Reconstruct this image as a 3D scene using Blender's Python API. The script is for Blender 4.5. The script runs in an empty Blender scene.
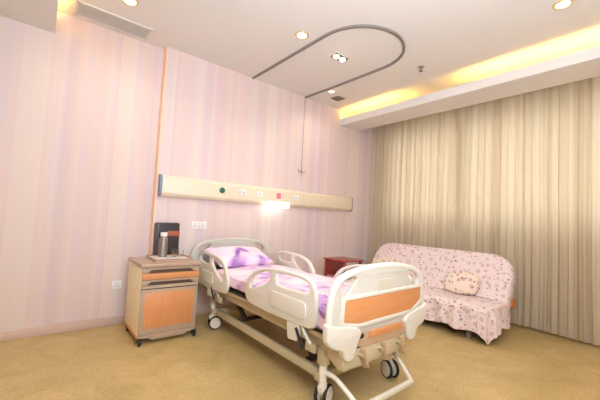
import bpy, bmesh, math, random
from mathutils import Vector, Matrix, noise
random.seed(7)
C = bpy.context.scene.collection
PI = math.pi

# ------------------------------------------------------------------ materials
def lin(c):
    return tuple(((x/255)/12.92 if x/255 <= .04045 else ((x/255+.055)/1.055)**2.4) for x in c)

def base_mat(name):
    m = bpy.data.materials.new(name); m.use_nodes = True
    nt = m.node_tree; b = nt.nodes['Principled BSDF']
    return m, nt, b

def mat(name, rgb, rough=.5, metal=0., var=.04, scale=12., bump=0., coat=0., spec=.5):
    m, nt, b = base_mat(name)
    col = lin(rgb)
    tc = nt.nodes.new('ShaderNodeTexCoord')
    n = nt.nodes.new('ShaderNodeTexNoise'); n.inputs['Scale'].default_value = scale; n.inputs['Detail'].default_value = 3
    nt.links.new(tc.outputs['Object'], n.inputs['Vector'])
    r = nt.nodes.new('ShaderNodeValToRGB')
    r.color_ramp.elements[0].position = .3; r.color_ramp.elements[1].position = .7
    r.color_ramp.elements[0].color = (*[max(0, c*(1-var)) for c in col], 1)
    r.color_ramp.elements[1].color = (*[min(1, c*(1+var)) for c in col], 1)
    nt.links.new(n.outputs['Fac'], r.inputs['Fac']); nt.links.new(r.outputs['Color'], b.inputs['Base Color'])
    b.inputs['Roughness'].default_value = rough; b.inputs['Metallic'].default_value = metal
    b.inputs['Coat Weight'].default_value = coat; b.inputs['Specular IOR Level'].default_value = spec
    if bump:
        bp = nt.nodes.new('ShaderNodeBump'); bp.inputs['Strength'].default_value = bump; bp.inputs['Distance'].default_value = .004
        nt.links.new(n.outputs['Fac'], bp.inputs['Height']); nt.links.new(bp.outputs['Normal'], b.inputs['Normal'])
    return m

def emis(name, rgb, strength):
    m, nt, b = base_mat(name)
    b.inputs['Base Color'].default_value = (*lin(rgb), 1)
    b.inputs['Emission Color'].default_value = (*lin(rgb), 1)
    b.inputs['Emission Strength'].default_value = strength
    return m

def wallpaper():
    m, nt, b = base_mat('striped_wallpaper')
    g = nt.nodes.new('ShaderNodeNewGeometry')
    sp = nt.nodes.new('ShaderNodeSeparateXYZ'); nt.links.new(g.outputs['Position'], sp.inputs[0])
    ad = nt.nodes.new('ShaderNodeMath'); ad.operation = 'ADD'
    nt.links.new(sp.outputs['X'], ad.inputs[0]); nt.links.new(sp.outputs['Y'], ad.inputs[1])
    def band(scale, off):
        mu = nt.nodes.new('ShaderNodeMath'); mu.operation = 'MULTIPLY_ADD'
        nt.links.new(ad.outputs[0], mu.inputs[0]); mu.inputs[1].default_value = scale; mu.inputs[2].default_value = off
        v = nt.nodes.new('ShaderNodeTexVoronoi'); v.voronoi_dimensions = '1D'; v.inputs['Scale'].default_value = 1
        nt.links.new(mu.outputs[0], v.inputs['W'])
        s = nt.nodes.new('ShaderNodeSeparateColor'); nt.links.new(v.outputs['Color'], s.inputs[0])
        return s
    s1 = band(9.5, 3.1); s2 = band(19, 11.7)
    n1 = nt.nodes.new('ShaderNodeTexNoise'); n1.noise_dimensions = '1D'; n1.inputs['Scale'].default_value = 9; n1.inputs['Detail'].default_value = 3
    nt.links.new(ad.outputs[0], n1.inputs['W'])
    r1 = nt.nodes.new('ShaderNodeValToRGB'); r1.color_ramp.interpolation = 'LINEAR'
    els = r1.color_ramp.elements
    cols = [(0, (214, 189, 189)), (.22, (223, 198, 193)), (.45, (226, 203, 199)), (.62, (232, 216, 201)), (.8, (220, 195, 199)), (1, (226, 205, 203))]
    els[0].position = 0; els[0].color = (*lin(cols[0][1]), 1); els[1].position = 1; els[1].color = (*lin(cols[-1][1]), 1)
    for p, c in cols[1:-1]:
        e = els.new(p); e.color = (*lin(c), 1)
    nt.links.new(s1.outputs[0], r1.inputs['Fac'])
    r2 = nt.nodes.new('ShaderNodeValToRGB')
    e = r2.color_ramp.elements; e[0].color = (*lin((230, 200, 192)), 1); e[1].color = (*lin((218, 197, 204)), 1)
    e2 = e.new(.5); e2.color = (*lin((232, 215, 201)), 1)
    nt.links.new(s2.outputs[1], r2.inputs['Fac'])
    mx = nt.nodes.new('ShaderNodeMix'); mx.data_type = 'RGBA'
    nt.links.new(r1.outputs['Color'], mx.inputs['A']); nt.links.new(r2.outputs['Color'], mx.inputs['B'])
    nt.links.new(n1.outputs['Fac'], mx.inputs['Factor'])
    nt.links.new(mx.outputs['Result'], b.inputs['Base Color'])
    n = nt.nodes.new('ShaderNodeTexNoise'); n.inputs['Scale'].default_value = 220
    nt.links.new(g.outputs['Position'], n.inputs['Vector'])
    bp = nt.nodes.new('ShaderNodeBump'); bp.inputs['Strength'].default_value = .12; bp.inputs['Distance'].default_value = .001
    nt.links.new(n.outputs['Fac'], bp.inputs['Height']); nt.links.new(bp.outputs['Normal'], b.inputs['Normal'])
    b.inputs['Roughness'].default_value = .6; b.inputs['Specular IOR Level'].default_value = .3
    return m

def floor_mat():
    m, nt, b = base_mat('vinyl_floor')
    g = nt.nodes.new('ShaderNodeNewGeometry')
    n = nt.nodes.new('ShaderNodeTexNoise'); n.inputs['Scale'].default_value = 3.5; n.inputs['Detail'].default_value = 8; n.inputs['Roughness'].default_value = .7
    n.inputs['Distortion'].default_value = .8
    n2 = nt.nodes.new('ShaderNodeTexNoise'); n2.inputs['Scale'].default_value = 55; n2.inputs['Detail'].default_value = 4
    for q in (n, n2): nt.links.new(g.outputs['Position'], q.inputs['Vector'])
    r = nt.nodes.new('ShaderNodeValToRGB'); e = r.color_ramp.elements
    e[0].position = .3; e[0].color = (*lin((190, 160, 102)), 1); e[1].position = .72; e[1].color = (*lin((218, 189, 132)), 1)
    nt.links.new(n.outputs['Fac'], r.inputs['Fac'])
    r2 = nt.nodes.new('ShaderNodeValToRGB'); e = r2.color_ramp.elements
    e[0].position = .35; e[0].color = (.84, .84, .82, 1); e[1].position = .65; e[1].color = (1, 1, 1, 1)
    nt.links.new(n2.outputs['Fac'], r2.inputs['Fac'])
    mx = nt.nodes.new('ShaderNodeMix'); mx.data_type = 'RGBA'; mx.blend_type = 'MULTIPLY'; mx.inputs['Factor'].default_value = 1
    nt.links.new(r.outputs['Color'], mx.inputs['A']); nt.links.new(r2.outputs['Color'], mx.inputs['B'])
    nt.links.new(mx.outputs['Result'], b.inputs['Base Color'])
    b.inputs['Roughness'].default_value = .42; b.inputs['Specular IOR Level'].default_value = .35
    return m

def floral(name, basec, spots, scale=16., thr=.27, noise_scale=60):
    m, nt, b = base_mat(name)
    tc = nt.nodes.new('ShaderNodeTexCoord')
    n = nt.nodes.new('ShaderNodeTexNoise'); n.inputs['Scale'].default_value = noise_scale; n.inputs['Detail'].default_value = 2
    nt.links.new(tc.outputs['Object'], n.inputs['Vector'])
    prev = None
    for k, (c, sc, th) in enumerate(spots):
        mp = nt.nodes.new('ShaderNodeMapping'); mp.inputs['Location'].default_value = (k*3.3, k*1.7, k*.9)
        nt.links.new(tc.outputs['Object'], mp.inputs['Vector'])
        v = nt.nodes.new('ShaderNodeTexVoronoi'); v.inputs['Scale'].default_value = sc; v.inputs['Randomness'].default_value = .75
        nt.links.new(mp.outputs[0], v.inputs['Vector'])
        a = nt.nodes.new('ShaderNodeMath'); a.operation = 'MULTIPLY_ADD'
        nt.links.new(n.outputs['Fac'], a.inputs[0]); a.inputs[1].default_value = .55
        nt.links.new(v.outputs['Distance'], a.inputs[2])
        r = nt.nodes.new('ShaderNodeMapRange'); r.inputs['From Min'].default_value = th+.22; r.inputs['From Max'].default_value = th+.36
        r.inputs['To Min'].default_value = 1; r.inputs['To Max'].default_value = 0
        nt.links.new(a.outputs[0], r.inputs['Value'])
        mx = nt.nodes.new('ShaderNodeMix'); mx.data_type = 'RGBA'
        nt.links.new(r.outputs[0], mx.inputs['Factor'])
        if prev is None: mx.inputs['A'].default_value = (*lin(basec), 1)
        else: nt.links.new(prev.outputs['Result'], mx.inputs['A'])
        mx.inputs['B'].default_value = (*lin(c), 1)
        prev = mx
    nt.links.new(prev.outputs['Result'], b.inputs['Base Color'])
    b.inputs['Roughness'].default_value = .85; b.inputs['Specular IOR Level'].default_value = .15
    b.inputs['Sheen Weight'].default_value = .2
    return m

def bedding_mat(name, seed=0., dark=.5):
    """pink-white cotton printed with large lilac flowers"""
    m, nt, b = base_mat(name)
    tc = nt.nodes.new('ShaderNodeTexCoord')
    mp = nt.nodes.new('ShaderNodeMapping'); mp.inputs['Location'].default_value = (seed, seed*.7, seed*.3)
    nt.links.new(tc.outputs['Object'], mp.inputs['Vector'])
    n = nt.nodes.new('ShaderNodeTexNoise'); n.inputs['Scale'].default_value = 3.2; n.inputs['Detail'].default_value = 3; n.inputs['Distortion'].default_value = 1.
    nt.links.new(mp.outputs[0], n.inputs['Vector'])
    v = nt.nodes.new('ShaderNodeTexVoronoi'); v.inputs['Scale'].default_value = 9; v.feature = 'SMOOTH_F1'
    nt.links.new(mp.outputs[0], v.inputs['Vector'])
    a = nt.nodes.new('ShaderNodeMath'); a.operation = 'MULTIPLY_ADD'; a.inputs[1].default_value = -.3
    nt.links.new(v.outputs['Distance'], a.inputs[0]); nt.links.new(n.outputs['Fac'], a.inputs[2])
    r = nt.nodes.new('ShaderNodeValToRGB'); e = r.color_ramp.elements
    e[0].position = .30; e[0].color = (*lin((250, 226, 232)), 1)
    e[1].position = .66-.1*dark; e[1].color = (*lin((141, 92, 176)), 1)
    q = e.new(.43); q.color = (*lin((240, 205, 226)), 1)
    q = e.new(.50); q.color = (*lin((205, 163, 212)), 1)
    nt.links.new(a.outputs[0], r.inputs['Fac']); nt.links.new(r.outputs['Color'], b.inputs['Base Color'])
    n2 = nt.nodes.new('ShaderNodeTexNoise'); n2.inputs['Scale'].default_value = 14; n2.inputs['Detail'].default_value = 4
    nt.links.new(mp.outputs[0], n2.inputs['Vector'])
    bp = nt.nodes.new('ShaderNodeBump'); bp.inputs['Strength'].default_value = .35; bp.inputs['Distance'].default_value = .015
    nt.links.new(n2.outputs['Fac'], bp.inputs['Height']); nt.links.new(bp.outputs['Normal'], b.inputs['Normal'])
    b.inputs['Roughness'].default_value = .75; b.inputs['Specular IOR Level'].default_value = .2
    return m

def wood(name, c1, c2, scale=(30, 30, 3), rough=.4):
    m, nt, b = base_mat(name)
    tc = nt.nodes.new('ShaderNodeTexCoord')
    mp = nt.nodes.new('ShaderNodeMapping'); mp.inputs['Scale'].default_value = scale
    nt.links.new(tc.outputs['Object'], mp.inputs['Vector'])
    n = nt.nodes.new('ShaderNodeTexNoise'); n.inputs['Scale'].default_value = 1.5; n.inputs['Detail'].default_value = 5; n.inputs['Distortion'].default_value = .6
    nt.links.new(mp.outputs[0], n.inputs['Vector'])
    r = nt.nodes.new('ShaderNodeValToRGB'); e = r.color_ramp.elements
    e[0].position = .3; e[0].color = (*lin(c1), 1); e[1].position = .7; e[1].color = (*lin(c2), 1)
    nt.links.new(n.outputs['Fac'], r.inputs['Fac']); nt.links.new(r.outputs['Color'], b.inputs['Base Color'])
    b.inputs['Roughness'].default_value = rough
    return m

def curtain_mat():
    m, nt, b = base_mat('pleated_curtain_cloth')
    nt.nodes.remove(b)
    uv = nt.nodes.new('ShaderNodeUVMap')
    sp = nt.nodes.new('ShaderNodeSeparateXYZ'); nt.links.new(uv.outputs[0], sp.inputs[0])
    n = nt.nodes.new('ShaderNodeTexNoise'); n.noise_dimensions = '1D'; n.inputs['Scale'].default_value = 26; n.inputs['Detail'].default_value = 4
    nt.links.new(sp.outputs['X'], n.inputs['W'])
    r = nt.nodes.new('ShaderNodeValToRGB'); e = r.color_ramp.elements
    e[0].position = .3; e[0].color = (*lin((214, 194, 162)), 1); e[1].position = .68; e[1].color = (*lin((236, 222, 194)), 1)
    nt.links.new(n.outputs['Fac'], r.inputs['Fac'])
    d = nt.nodes.new('ShaderNodeBsdfDiffuse'); t = nt.nodes.new('ShaderNodeBsdfTranslucent')
    nt.links.new(r.outputs['Color'], d.inputs['Color']); nt.links.new(r.outputs['Color'], t.inputs['Color'])
    ms = nt.nodes.new('ShaderNodeMixShader'); ms.inputs[0].default_value = .4
    nt.links.new(d.outputs[0], ms.inputs[1]); nt.links.new(t.outputs[0], ms.inputs[2])
    nt.links.new(ms.outputs[0], nt.nodes['Material Output'].inputs['Surface'])
    return m

def glass_mat(name, tint=(1, 1, 1), rough=0.):
    m, nt, b = base_mat(name)
    b.inputs['Base Color'].default_value = (*tint, 1); b.inputs['Transmission Weight'].default_value = 1
    b.inputs['Roughness'].default_value = rough; b.inputs['IOR'].default_value = 1.45
    return m

M = dict(
    wallpaper=wallpaper(), floor=floor_mat(),
    ceiling=mat('ceiling_paint', (232, 225, 217), .8, var=.01, scale=2),
    peach=mat('peach_lit_corner', (255, 210, 176), .5, var=.02),  # wall step: warm light on wallpaper put into colour; also front corner trim
    baseboard=mat('baseboard_paint', (214, 184, 168), .45, var=.03),
    plainwall=mat('plain_wall_paint', (232, 212, 204), .7, var=.01),
    white=mat('warm_white_plastic', (226, 217, 202), .32, var=.015, coat=.15),
    cream=mat('cream_painted_steel', (200, 184, 148), .38, var=.03),
    whitesteel=mat('white_painted_steel', (232, 224, 206), .35, var=.02),
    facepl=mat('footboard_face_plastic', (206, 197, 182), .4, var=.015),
    headpl=mat('head_board_plastic', (200, 194, 184), .38, var=.02),
    orange=wood('orange_wood_panel', (214, 142, 88), (222, 152, 98), (40, 40, 4)),
    orange_h=wood('orange_wood_panel_wide', (212, 140, 86), (220, 150, 96), (4, 40, 40)),
    taupe=mat('taupe_laminate', (186, 160, 134), .42, var=.03),
    taupetop=mat('taupe_cabinet_top', (184, 154, 132), .35, var=.03),
    sidewood=wood('pale_maple_side', (255, 230, 180), (255, 240, 198), (30, 3, 3)),
    tanmetal=mat('tan_crank_handle', (198, 164, 130), .45, var=.03),
    black=mat('black_rubber', (28, 25, 24), .5, var=.1),
    dark=mat('dark_brown_part', (58, 46, 40), .6, var=.05),  # even dark brown for linkage, housings, sofa frame and door strip
    gap=mat('brown_recess', (120, 92, 74), .6, var=.05),
    badge=mat('grey_badge', (205, 194, 170), .5, var=.05),
    alu=mat('brushed_aluminium', (178, 172, 168), .32, .9, var=.05),
    track=mat('track_aluminium', (156, 146, 140), .4, .5, var=.04),
    flask=mat('brushed_flask_steel', (150, 138, 130), .38, .7, var=.05),
    steel=mat('stainless_steel', (196, 190, 184), .25, .95, var=.05),
    chrome=mat('chrome', (215, 212, 208), .15, 1., var=.02),
    panel=mat('service_panel_enamel', (236, 218, 190), .4, var=.015),
    bluegrey=mat('blue_grey_end_cap', (122, 138, 158), .4, var=.03),
    socket=mat('socket_white', (240, 234, 228), .35, var=.01),
    socketgrey=mat('socket_grey_detail', (150, 145, 148), .4, var=.03),
    green=mat('green_gas_outlet', (32, 112, 84), .4, var=.05),
    pink=mat('pink_label', (244, 120, 148), .5, var=.05),
    red=wood('red_mahogany', (128, 38, 32), (168, 58, 48), (4, 30, 30), .25),
    brown=mat('brown_leather_label', (160, 84, 56), .5, var=.06),
    folder=mat('black_leather_cover', (54, 44, 46), .42, var=.1, scale=60, bump=.3),
    tray=mat('white_enamel_tray', (242, 236, 226), .3, var=.02),
    trayrim=mat('tray_brown_rim', (176, 124, 84), .4, var=.05),
    vent=mat('grey_vent_metal', (214, 204, 194), .5, 0, var=.03),
    ventd=mat('dark_vent_metal', (118, 100, 92), .55, .1, var=.05),
    mattress=mat('dark_mattress_cover', (54, 44, 38), .7, var=.08),
    sofawood=wood('orange_sofa_wood', (196, 104, 40), (224, 132, 58), (20, 4, 20), .3),
    sofafab=mat('brown_sofa_fabric', (120, 84, 64), .8, var=.05),
    sofa_floral=floral('pink_floral_cotton', (238, 216, 210), [((214, 182, 180), 15., .28), ((178, 128, 140), 18., .17), ((160, 142, 132), 27., .12)]),
    cushion_floral=floral('cream_floral_cushion', (243, 222, 202), [((214, 176, 164), 14., .30), ((182, 120, 128), 17., .20)]),
    bedding=bedding_mat('lilac_flower_quilt', 2.2, -.1),
    pillow=bedding_mat('lilac_flower_pillow', 5.6, .6),
    purple=bedding_mat('lilac_flower_quilt_border', 8.1, 2.2),
    curtain=curtain_mat(), glass=glass_mat('clear_glass'), 
    winframe=mat('window_frame_white', (225, 225, 225), .4, var=.01),
    cove=emis('cove_tube_light', (255, 212, 104), 75),
    lamp=emis('down_light_bulb', (255, 238, 205), 14),
    reading=emis('reading_tube_light', (250, 255, 246), 6),
    gold=mat('gold_reflector', (226, 200, 140), .3, .6, var=.03),
)

# ------------------------------------------------------------------ helpers
def link(o, parent=None):
    C.objects.link(o)
    if parent is not None: o.parent = parent
    return o

def tag(o, label=None, cat=None, group=None, kind=None):
    if label: o['label'] = label
    if cat: o['category'] = cat
    if group: o['group'] = group
    if kind: o['kind'] = kind
    return o

def empty(name, loc, label, cat, group=None, rz=0.):
    o = bpy.data.objects.new(name, None); o.location = loc; o.rotation_euler = (0, 0, rz); o.empty_display_size = .1
    C.objects.link(o); return tag(o, label, cat, group)

class MB:
    """collects shapes in world coordinates, builds one mesh object (origin given)"""
    def __init__(s): s.bm = bmesh.new(); s.mats = []
    def mi(s, m):
        if m is None: return 0
        if m not in s.mats: s.mats.append(m)
        return s.mats.index(m)
    def _merge(s, tmp, m, smooth):
        idx = s.mi(m)
        for f in tmp.faces: f.material_index = idx; f.smooth = smooth
        me = bpy.data.meshes.new('t'); tmp.to_mesh(me); tmp.free()
        s.bm.from_mesh(me); bpy.data.meshes.remove(me)
    def box(s, a, b, m=None, bev=0., seg=2, rot=None, smooth=False):
        t = bmesh.new(); bmesh.ops.create_cube(t, size=1)
        c = [(a[i]+b[i])/2 for i in range(3)]; d = [abs(b[i]-a[i]) for i in range(3)]
        bmesh.ops.scale(t, vec=d, verts=t.verts)
        if bev:
            bev = min(bev, min(d)*.49)
            bmesh.ops.bevel(t, geom=t.edges[:], offset=bev, segments=seg, affect='EDGES', profile=.5)
        if rot is not None: bmesh.ops.transform(t, matrix=rot.to_4x4(), verts=t.verts)
        bmesh.ops.translate(t, vec=c, verts=t.verts)
        s._merge(t, m, smooth); return s
    def bar(s, p, q, w, h, m=None, bev=.003, up=(0, 0, 1)):
        p = Vector(p); q = Vector(q); d = (q-p); L = d.length; d.normalize()
        up = Vector(up)
        if abs(d.dot(up)) > .99: up = Vector((0, 1, 0))
        x = d.cross(up).normalized(); z = x.cross(d)
        R = Matrix((x, d, z)).transposed()
        t = bmesh.new(); bmesh.ops.create_cube(t, size=1)
        bmesh.ops.scale(t, vec=(w, L, h), verts=t.verts)
        if bev: bmesh.ops.bevel(t, geom=t.edges[:], offset=min(bev, w*.4, h*.4), segments=2, affect='EDGES', profile=.5)
        bmesh.ops.transform(t, matrix=Matrix.Translation((p+q)/2) @ R.to_4x4(), verts=t.verts)
        s._merge(t, m, False); return s
    def tube(s, pts, r, m=None, closed=False, n=12, caps=True, sq=None):
        pts = [Vector(p) for p in pts]; t = bmesh.new(); rings = []
        N = len(pts); prevx = None
        for i, p in enumerate(pts):
            if closed: d = (pts[(i+1) % N]-pts[i-1])
            else: d = pts[min(i+1, N-1)]-pts[max(i-1, 0)]
            d.normalize()
            if prevx is None:
                a = Vector((0, 0, 1)) if abs(d.z) < .9 else Vector((1, 0, 0))
                x = d.cross(a).normalized()
            else:
                x = (prevx-d*prevx.dot(d)).normalized()
            prevx = x; y = d.cross(x)
            rr = r[i] if isinstance(r, (list, tuple)) else r
            sx, sy = sq if sq else (1, 1)
            rings.append([t.verts.new(p+(x*math.cos(2*PI*k/n)*sx+y*math.sin(2*PI*k/n)*sy)*rr) for k in range(n)])
        for i in range(N if closed else N-1):
            A = rings[i]; B = rings[(i+1) % N]
            for k in range(n): t.faces.new((A[k], A[(k+1) % n], B[(k+1) % n], B[k]))
        if not closed and caps:
            t.faces.new(rings[0][::-1]); t.faces.new(rings[-1])
        bmesh.ops.recalc_face_normals(t, faces=t.faces)
        s._merge(t, m, True); return s
    def lathe(s, prof, m=None, n=24, mtx=None, smooth=True):
        t = bmesh.new(); rings = []
        for r, z in prof: rings.append([t.verts.new((r*math.cos(2*PI*k/n), r*math.sin(2*PI*k/n), z)) for k in range(n)] if r > 1e-6 else [t.verts.new((0, 0, z))])
        for A, B in zip(rings, rings[1:]):
            for k in range(n):
                if len(A) == 1 and len(B) == 1: continue
                if len(A) == 1: t.faces.new((A[0], B[k], B[(k+1) % n]))
                elif len(B) == 1: t.faces.new((A[k], A[(k+1) % n], B[0]))
                else: t.faces.new((A[k], A[(k+1) % n], B[(k+1) % n], B[k]))
        bmesh.ops.recalc_face_normals(t, faces=t.faces)
        if mtx is not None: bmesh.ops.transform(t, matrix=mtx, verts=t.verts)
        s._merge(t, m, smooth); return s
    def prism(s, pts, axis, a, b, m=None, bev=0.):
        """pts 2-D polygon in the plane perpendicular to axis, extruded a..b along axis"""
        t = bmesh.new()
        def P(u, v, w): 
            return {'x': (w, u, v), 'y': (u, w, v), 'z': (u, v, w)}[axis]
        A = [t.verts.new(P(u, v, a)) for u, v in pts]; B = [t.verts.new(P(u, v, b)) for u, v in pts]
        n = len(pts); t.faces.new(A); t.faces.new(B[::-1])
        for i in range(n): t.faces.new((A[i], B[i], B[(i+1) % n], A[(i+1) % n]))
        bmesh.ops.recalc_face_normals(t, faces=t.faces)
        if bev: bmesh.ops.bevel(t, geom=t.edges[:], offset=bev, segments=2, affect='EDGES', profile=.5)
        s._merge(t, m, False); return s
    def plate(s, outline, holes, thick, bev, mtx, m=None):
        """flat plate with smooth rounded edges and openings; outline in local XY"""
        cu = bpy.data.curves.new('pl', 'CURVE'); cu.dimensions = '2D'; cu.fill_mode = 'BOTH'
        for poly in [outline]+list(holes):
            sp = cu.splines.new('POLY'); sp.points.add(len(poly)-1); sp.use_cyclic_u = True
            for i, (x, y) in enumerate(poly): sp.points[i].co = (x, y, 0, 1)
        cu.extrude = max(thick/2-bev, .0005); cu.bevel_depth = bev; cu.bevel_resolution = 3; cu.offset = -bev
        ob = bpy.data.objects.new('pl', cu); C.objects.link(ob)
        dg = bpy.context.evaluated_depsgraph_get(); dg.update()
        me = bpy.data.meshes.new_from_object(ob.evaluated_get(dg))
        t = bmesh.new(); t.from_mesh(me)
        bmesh.ops.remove_doubles(t, verts=t.verts, dist=1e-5)
        bmesh.ops.transform(t, matrix=mtx, verts=t.verts)
        bmesh.ops.recalc_face_normals(t, faces=t.faces)
        bpy.data.objects.remove(ob); bpy.data.curves.remove(cu); bpy.data.meshes.remove(me)
        s._merge(t, m, True); return s
    def grid(s, nu, nv, fn, m=None, uv=True, closeu=False):
        t = bmesh.new(); V = [[t.verts.new(fn(i/(nu-1), j/(nv-1))) for j in range(nv)] for i in range(nu)]
        for i in range(nu-1):
            for j in range(nv-1): t.faces.new((V[i][j], V[i+1][j], V[i+1][j+1], V[i][j+1]))
        if uv:
            L = t.loops.layers.uv.new('UVMap'); pos = {}
            for i in range(nu):
                for j in range(nv): pos[V[i][j]] = (i/(nu-1), j/(nv-1))
            for f in t.faces:
                for l in f.loops: l[L].uv = pos[l.vert]
        s._merge(t, m, True); return s
    def build(s, name, m=None, parent=None, origin=None, label=None, sharp=40):
        if origin is None:
            xs = [v.co for v in s.bm.verts]
            origin = Vector(((min(v.x for v in xs)+max(v.x for v in xs))/2, (min(v.y for v in xs)+max(v.y for v in xs))/2, min(v.z for v in xs)))
        origin = Vector(origin)
        bmesh.ops.translate(s.bm, vec=-origin, verts=s.bm.verts)
        me = bpy.data.meshes.new(name); s.bm.to_mesh(me); s.bm.free()
        for q in (s.mats if s.mats else [m]): me.materials.append(q)
        if sharp: me.set_sharp_from_angle(angle=math.radians(sharp))
        o = bpy.data.objects.new(name, me); link(o)
        if parent is not None:
            base = Vector((0, 0, 0)); p = parent
            while p is not None: base += Vector(p.location); p = p.parent
            o.parent = parent; o.location = origin-base
        else: o.location = origin
        if label: o['label'] = label
        return o

def smooth_poly(pts, n=6):
    """closed Catmull-Rom through the points"""
    out = []; N = len(pts)
    for i in range(N):
        p0, p1, p2, p3 = pts[i-1], pts[i], pts[(i+1) % N], pts[(i+2) % N]
        for k in range(n):
            t = k/n
            out.append(tuple(.5*((2*p1[j])+(-p0[j]+p2[j])*t+(2*p0[j]-5*p1[j]+4*p2[j]-p3[j])*t*t+(-p0[j]+3*p1[j]-3*p2[j]+p3[j])*t**3) for j in (0, 1)))
    return out

def smooth_path(pts, n=8):
    out = []; N = len(pts)
    for i in range(N-1):
        p0, p1, p2, p3 = pts[max(i-1, 0)], pts[i], pts[i+1], pts[min(i+2, N-1)]
        for k in range(n):
            t = k/n
            out.append(tuple(.5*((2*p1[j])+(-p0[j]+p2[j])*t+(2*p0[j]-5*p1[j]+4*p2[j]-p3[j])*t*t+(-p0[j]+3*p1[j]-3*p2[j]+p3[j])*t**3) for j in range(3)))
    out.append(tuple(pts[-1])); return out

def round_poly(pts, r, n=5):
    """polygon with rounded corners, r one radius or a list"""
    out = []; N = len(pts)
    for i in range(N):
        p = Vector(pts[i]); a = Vector(pts[i-1])-p; b = Vector(pts[(i+1) % N])-p
        rr = r[i] if isinstance(r, (list, tuple)) else r
        rr = min(rr, a.length*.48, b.length*.48)
        A = p+a.normalized()*rr; B = p+b.normalized()*rr
        for k in range(n+1):
            t = k/n; q = A*(1-t)**2+p*2*t*(1-t)+B*t*t
            out.append((q.x, q.y))
    return out

MX_YZ = lambda x: Matrix(((0, 0, 1, x), (1, 0, 0, 0), (0, 1, 0, 0), (0, 0, 0, 1)))      # local (u,v) -> (y,z) at x
MX_XZ = lambda y: Matrix(((1, 0, 0, 0), (0, 0, -1, y), (0, 1, 0, 0), (0, 0, 0, 1)))     # local (u,v) -> (x,z) at y

def struct(name, mb, m=None):
    o = mb.build(name, m, origin=(0, 0, 0)); o['kind'] = 'structure'; return o

# ------------------------------------------------------------------ room
YW, YL, XS = 3.463, 3.553, .915      # head wall, recessed left part, step
XR, XC, H = 4.62, 4.39, 2.85
X0, Y0 = -1.7, -1.6
struct('floor', MB().box((X0-.1, Y0-.1, -.1), (XR+.1, YL+.1, 0)), M['floor'])
struct('ceiling', MB().box((X0-.1, Y0-.1, H), (XR+.1, YL+.1, H+.1)), M['ceiling'])
w = MB().box((X0-.1, YL, 0), (XR+.1, YL+.1, H), M['wallpaper']).box((XS+.004, YW, 0), (XR, YL, H), M['wallpaper'])
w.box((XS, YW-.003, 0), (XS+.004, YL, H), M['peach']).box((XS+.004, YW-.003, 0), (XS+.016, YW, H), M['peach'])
struct('wall_back', w)
# window wall with an opening behind the curtains
WY0, WY1, WZ0, WZ1 = -1.3, 3.15, 1.15, 2.55
w = MB().box((XR, Y0-.1, 0), (XR+.1, YL, WZ0)).box((XR, Y0-.1, WZ1), (XR+.1, YL, H)).box((XR, Y0-.1, WZ0), (XR+.1, WY0, WZ1)).box((XR, WY1, WZ0), (XR+.1, YL, WZ1))
struct('wall_right', w, M['plainwall'])
struct('wall_left', MB().box((X0-.1, Y0-.1, 0), (X0, YL, H)), M['plainwall'])
struct('wall_front', MB().box((X0, Y0-.1, 0), (XR, Y0, H)), M['plainwall'])
w = MB()
for y in (WY0, .65, 1.9, WY1-.05): w.box((XR+.02, y, WZ0), (XR+.07, y+.05, WZ1), M['winframe'])
for z in (WZ0, WZ1-.05): w.box((XR+.02, WY0, z), (XR+.07, WY1, z+.05), M['winframe'])
w.box((XR+.04, WY0, WZ0), (XR+.045, WY1, WZ1), M['glass'])
struct('window_1', w)
bb = MB().box((X0, YL-.014, 0), (XS, YL, .082), bev=.004).box((XS, YW-.014, 0), (XR, YW, .082), bev=.004).box((XS-.014, YW, 0), (XS, YL-.014, .082), bev=.004)
struct('baseboard_back', bb, M['baseboard'])
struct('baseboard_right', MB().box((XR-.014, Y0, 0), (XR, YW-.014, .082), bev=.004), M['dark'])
# light cove along the window, hollow trough open at the top
c = MB().box((3.557, Y0, 2.608), (3.985, YW, 2.625), M['ceiling']).box((3.557, Y0, 2.625), (3.575, YW, 2.712), M['ceiling']).box((3.967, Y0, 2.625), (3.985, YW, H), M['ceiling'])
struct('trim_1', c)
# lowered ceiling at the left with its own cove edge
c = MB().box((X0, Y0, 2.643), (0, YL, 2.66), M['ceiling']).box((-.018, Y0, 2.66), (0, YL, 2.74), M['ceiling']).box((-.30, Y0, 2.66), (-.28, YL, H), M['ceiling'])
struct('trim_2', c)

for (y0, y1, lb) in ((2.45, 3.38, 'short warm tube light hidden in the window cove by the striped wall'), (-1.4, 1.58, 'long warm tube light in the window cove at right, away from the striped wall')):
    t = empty('tube_light', (3.74, y0, 2.625), lb, 'light', 'tube lights in the window cove')
    MB().tube([(3.612, y0, 2.655), (3.612, y1, 2.655)], .013).build('tube', M['cove'], t)
    MB().box((3.595, y0, 2.625), (3.63, y1, 2.641), bev=.003).build('holder', M['whitesteel'], t)
t = empty('tube_light', (-.14, 3.3, 2.66), 'warm tube light glowing behind the edge of the lowered ceiling at left', 'light')
MB().tube([(-.06, .4, 2.692), (-.06, 3.4, 2.692)], .013).build('tube', M['cove'], t)
MB().box((-.078, .4, 2.66), (-.042, 3.4, 2.678), bev=.003).build('holder', M['whitesteel'], t)

# ------------------------------------------------------------------ ceiling fittings
def spotlight(x, y, z, power, r=.05, col=(1, .92, .82), ang=150):
    l = bpy.data.lights.new('down_light_beam', 'SPOT'); l.energy = power; l.shadow_soft_size = r; l.color = col
    l.spot_size = math.radians(ang); l.spot_blend = .9
    o = bpy.data.objects.new('down_light_beam', l); o.location = (x, y, z); return o

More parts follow.
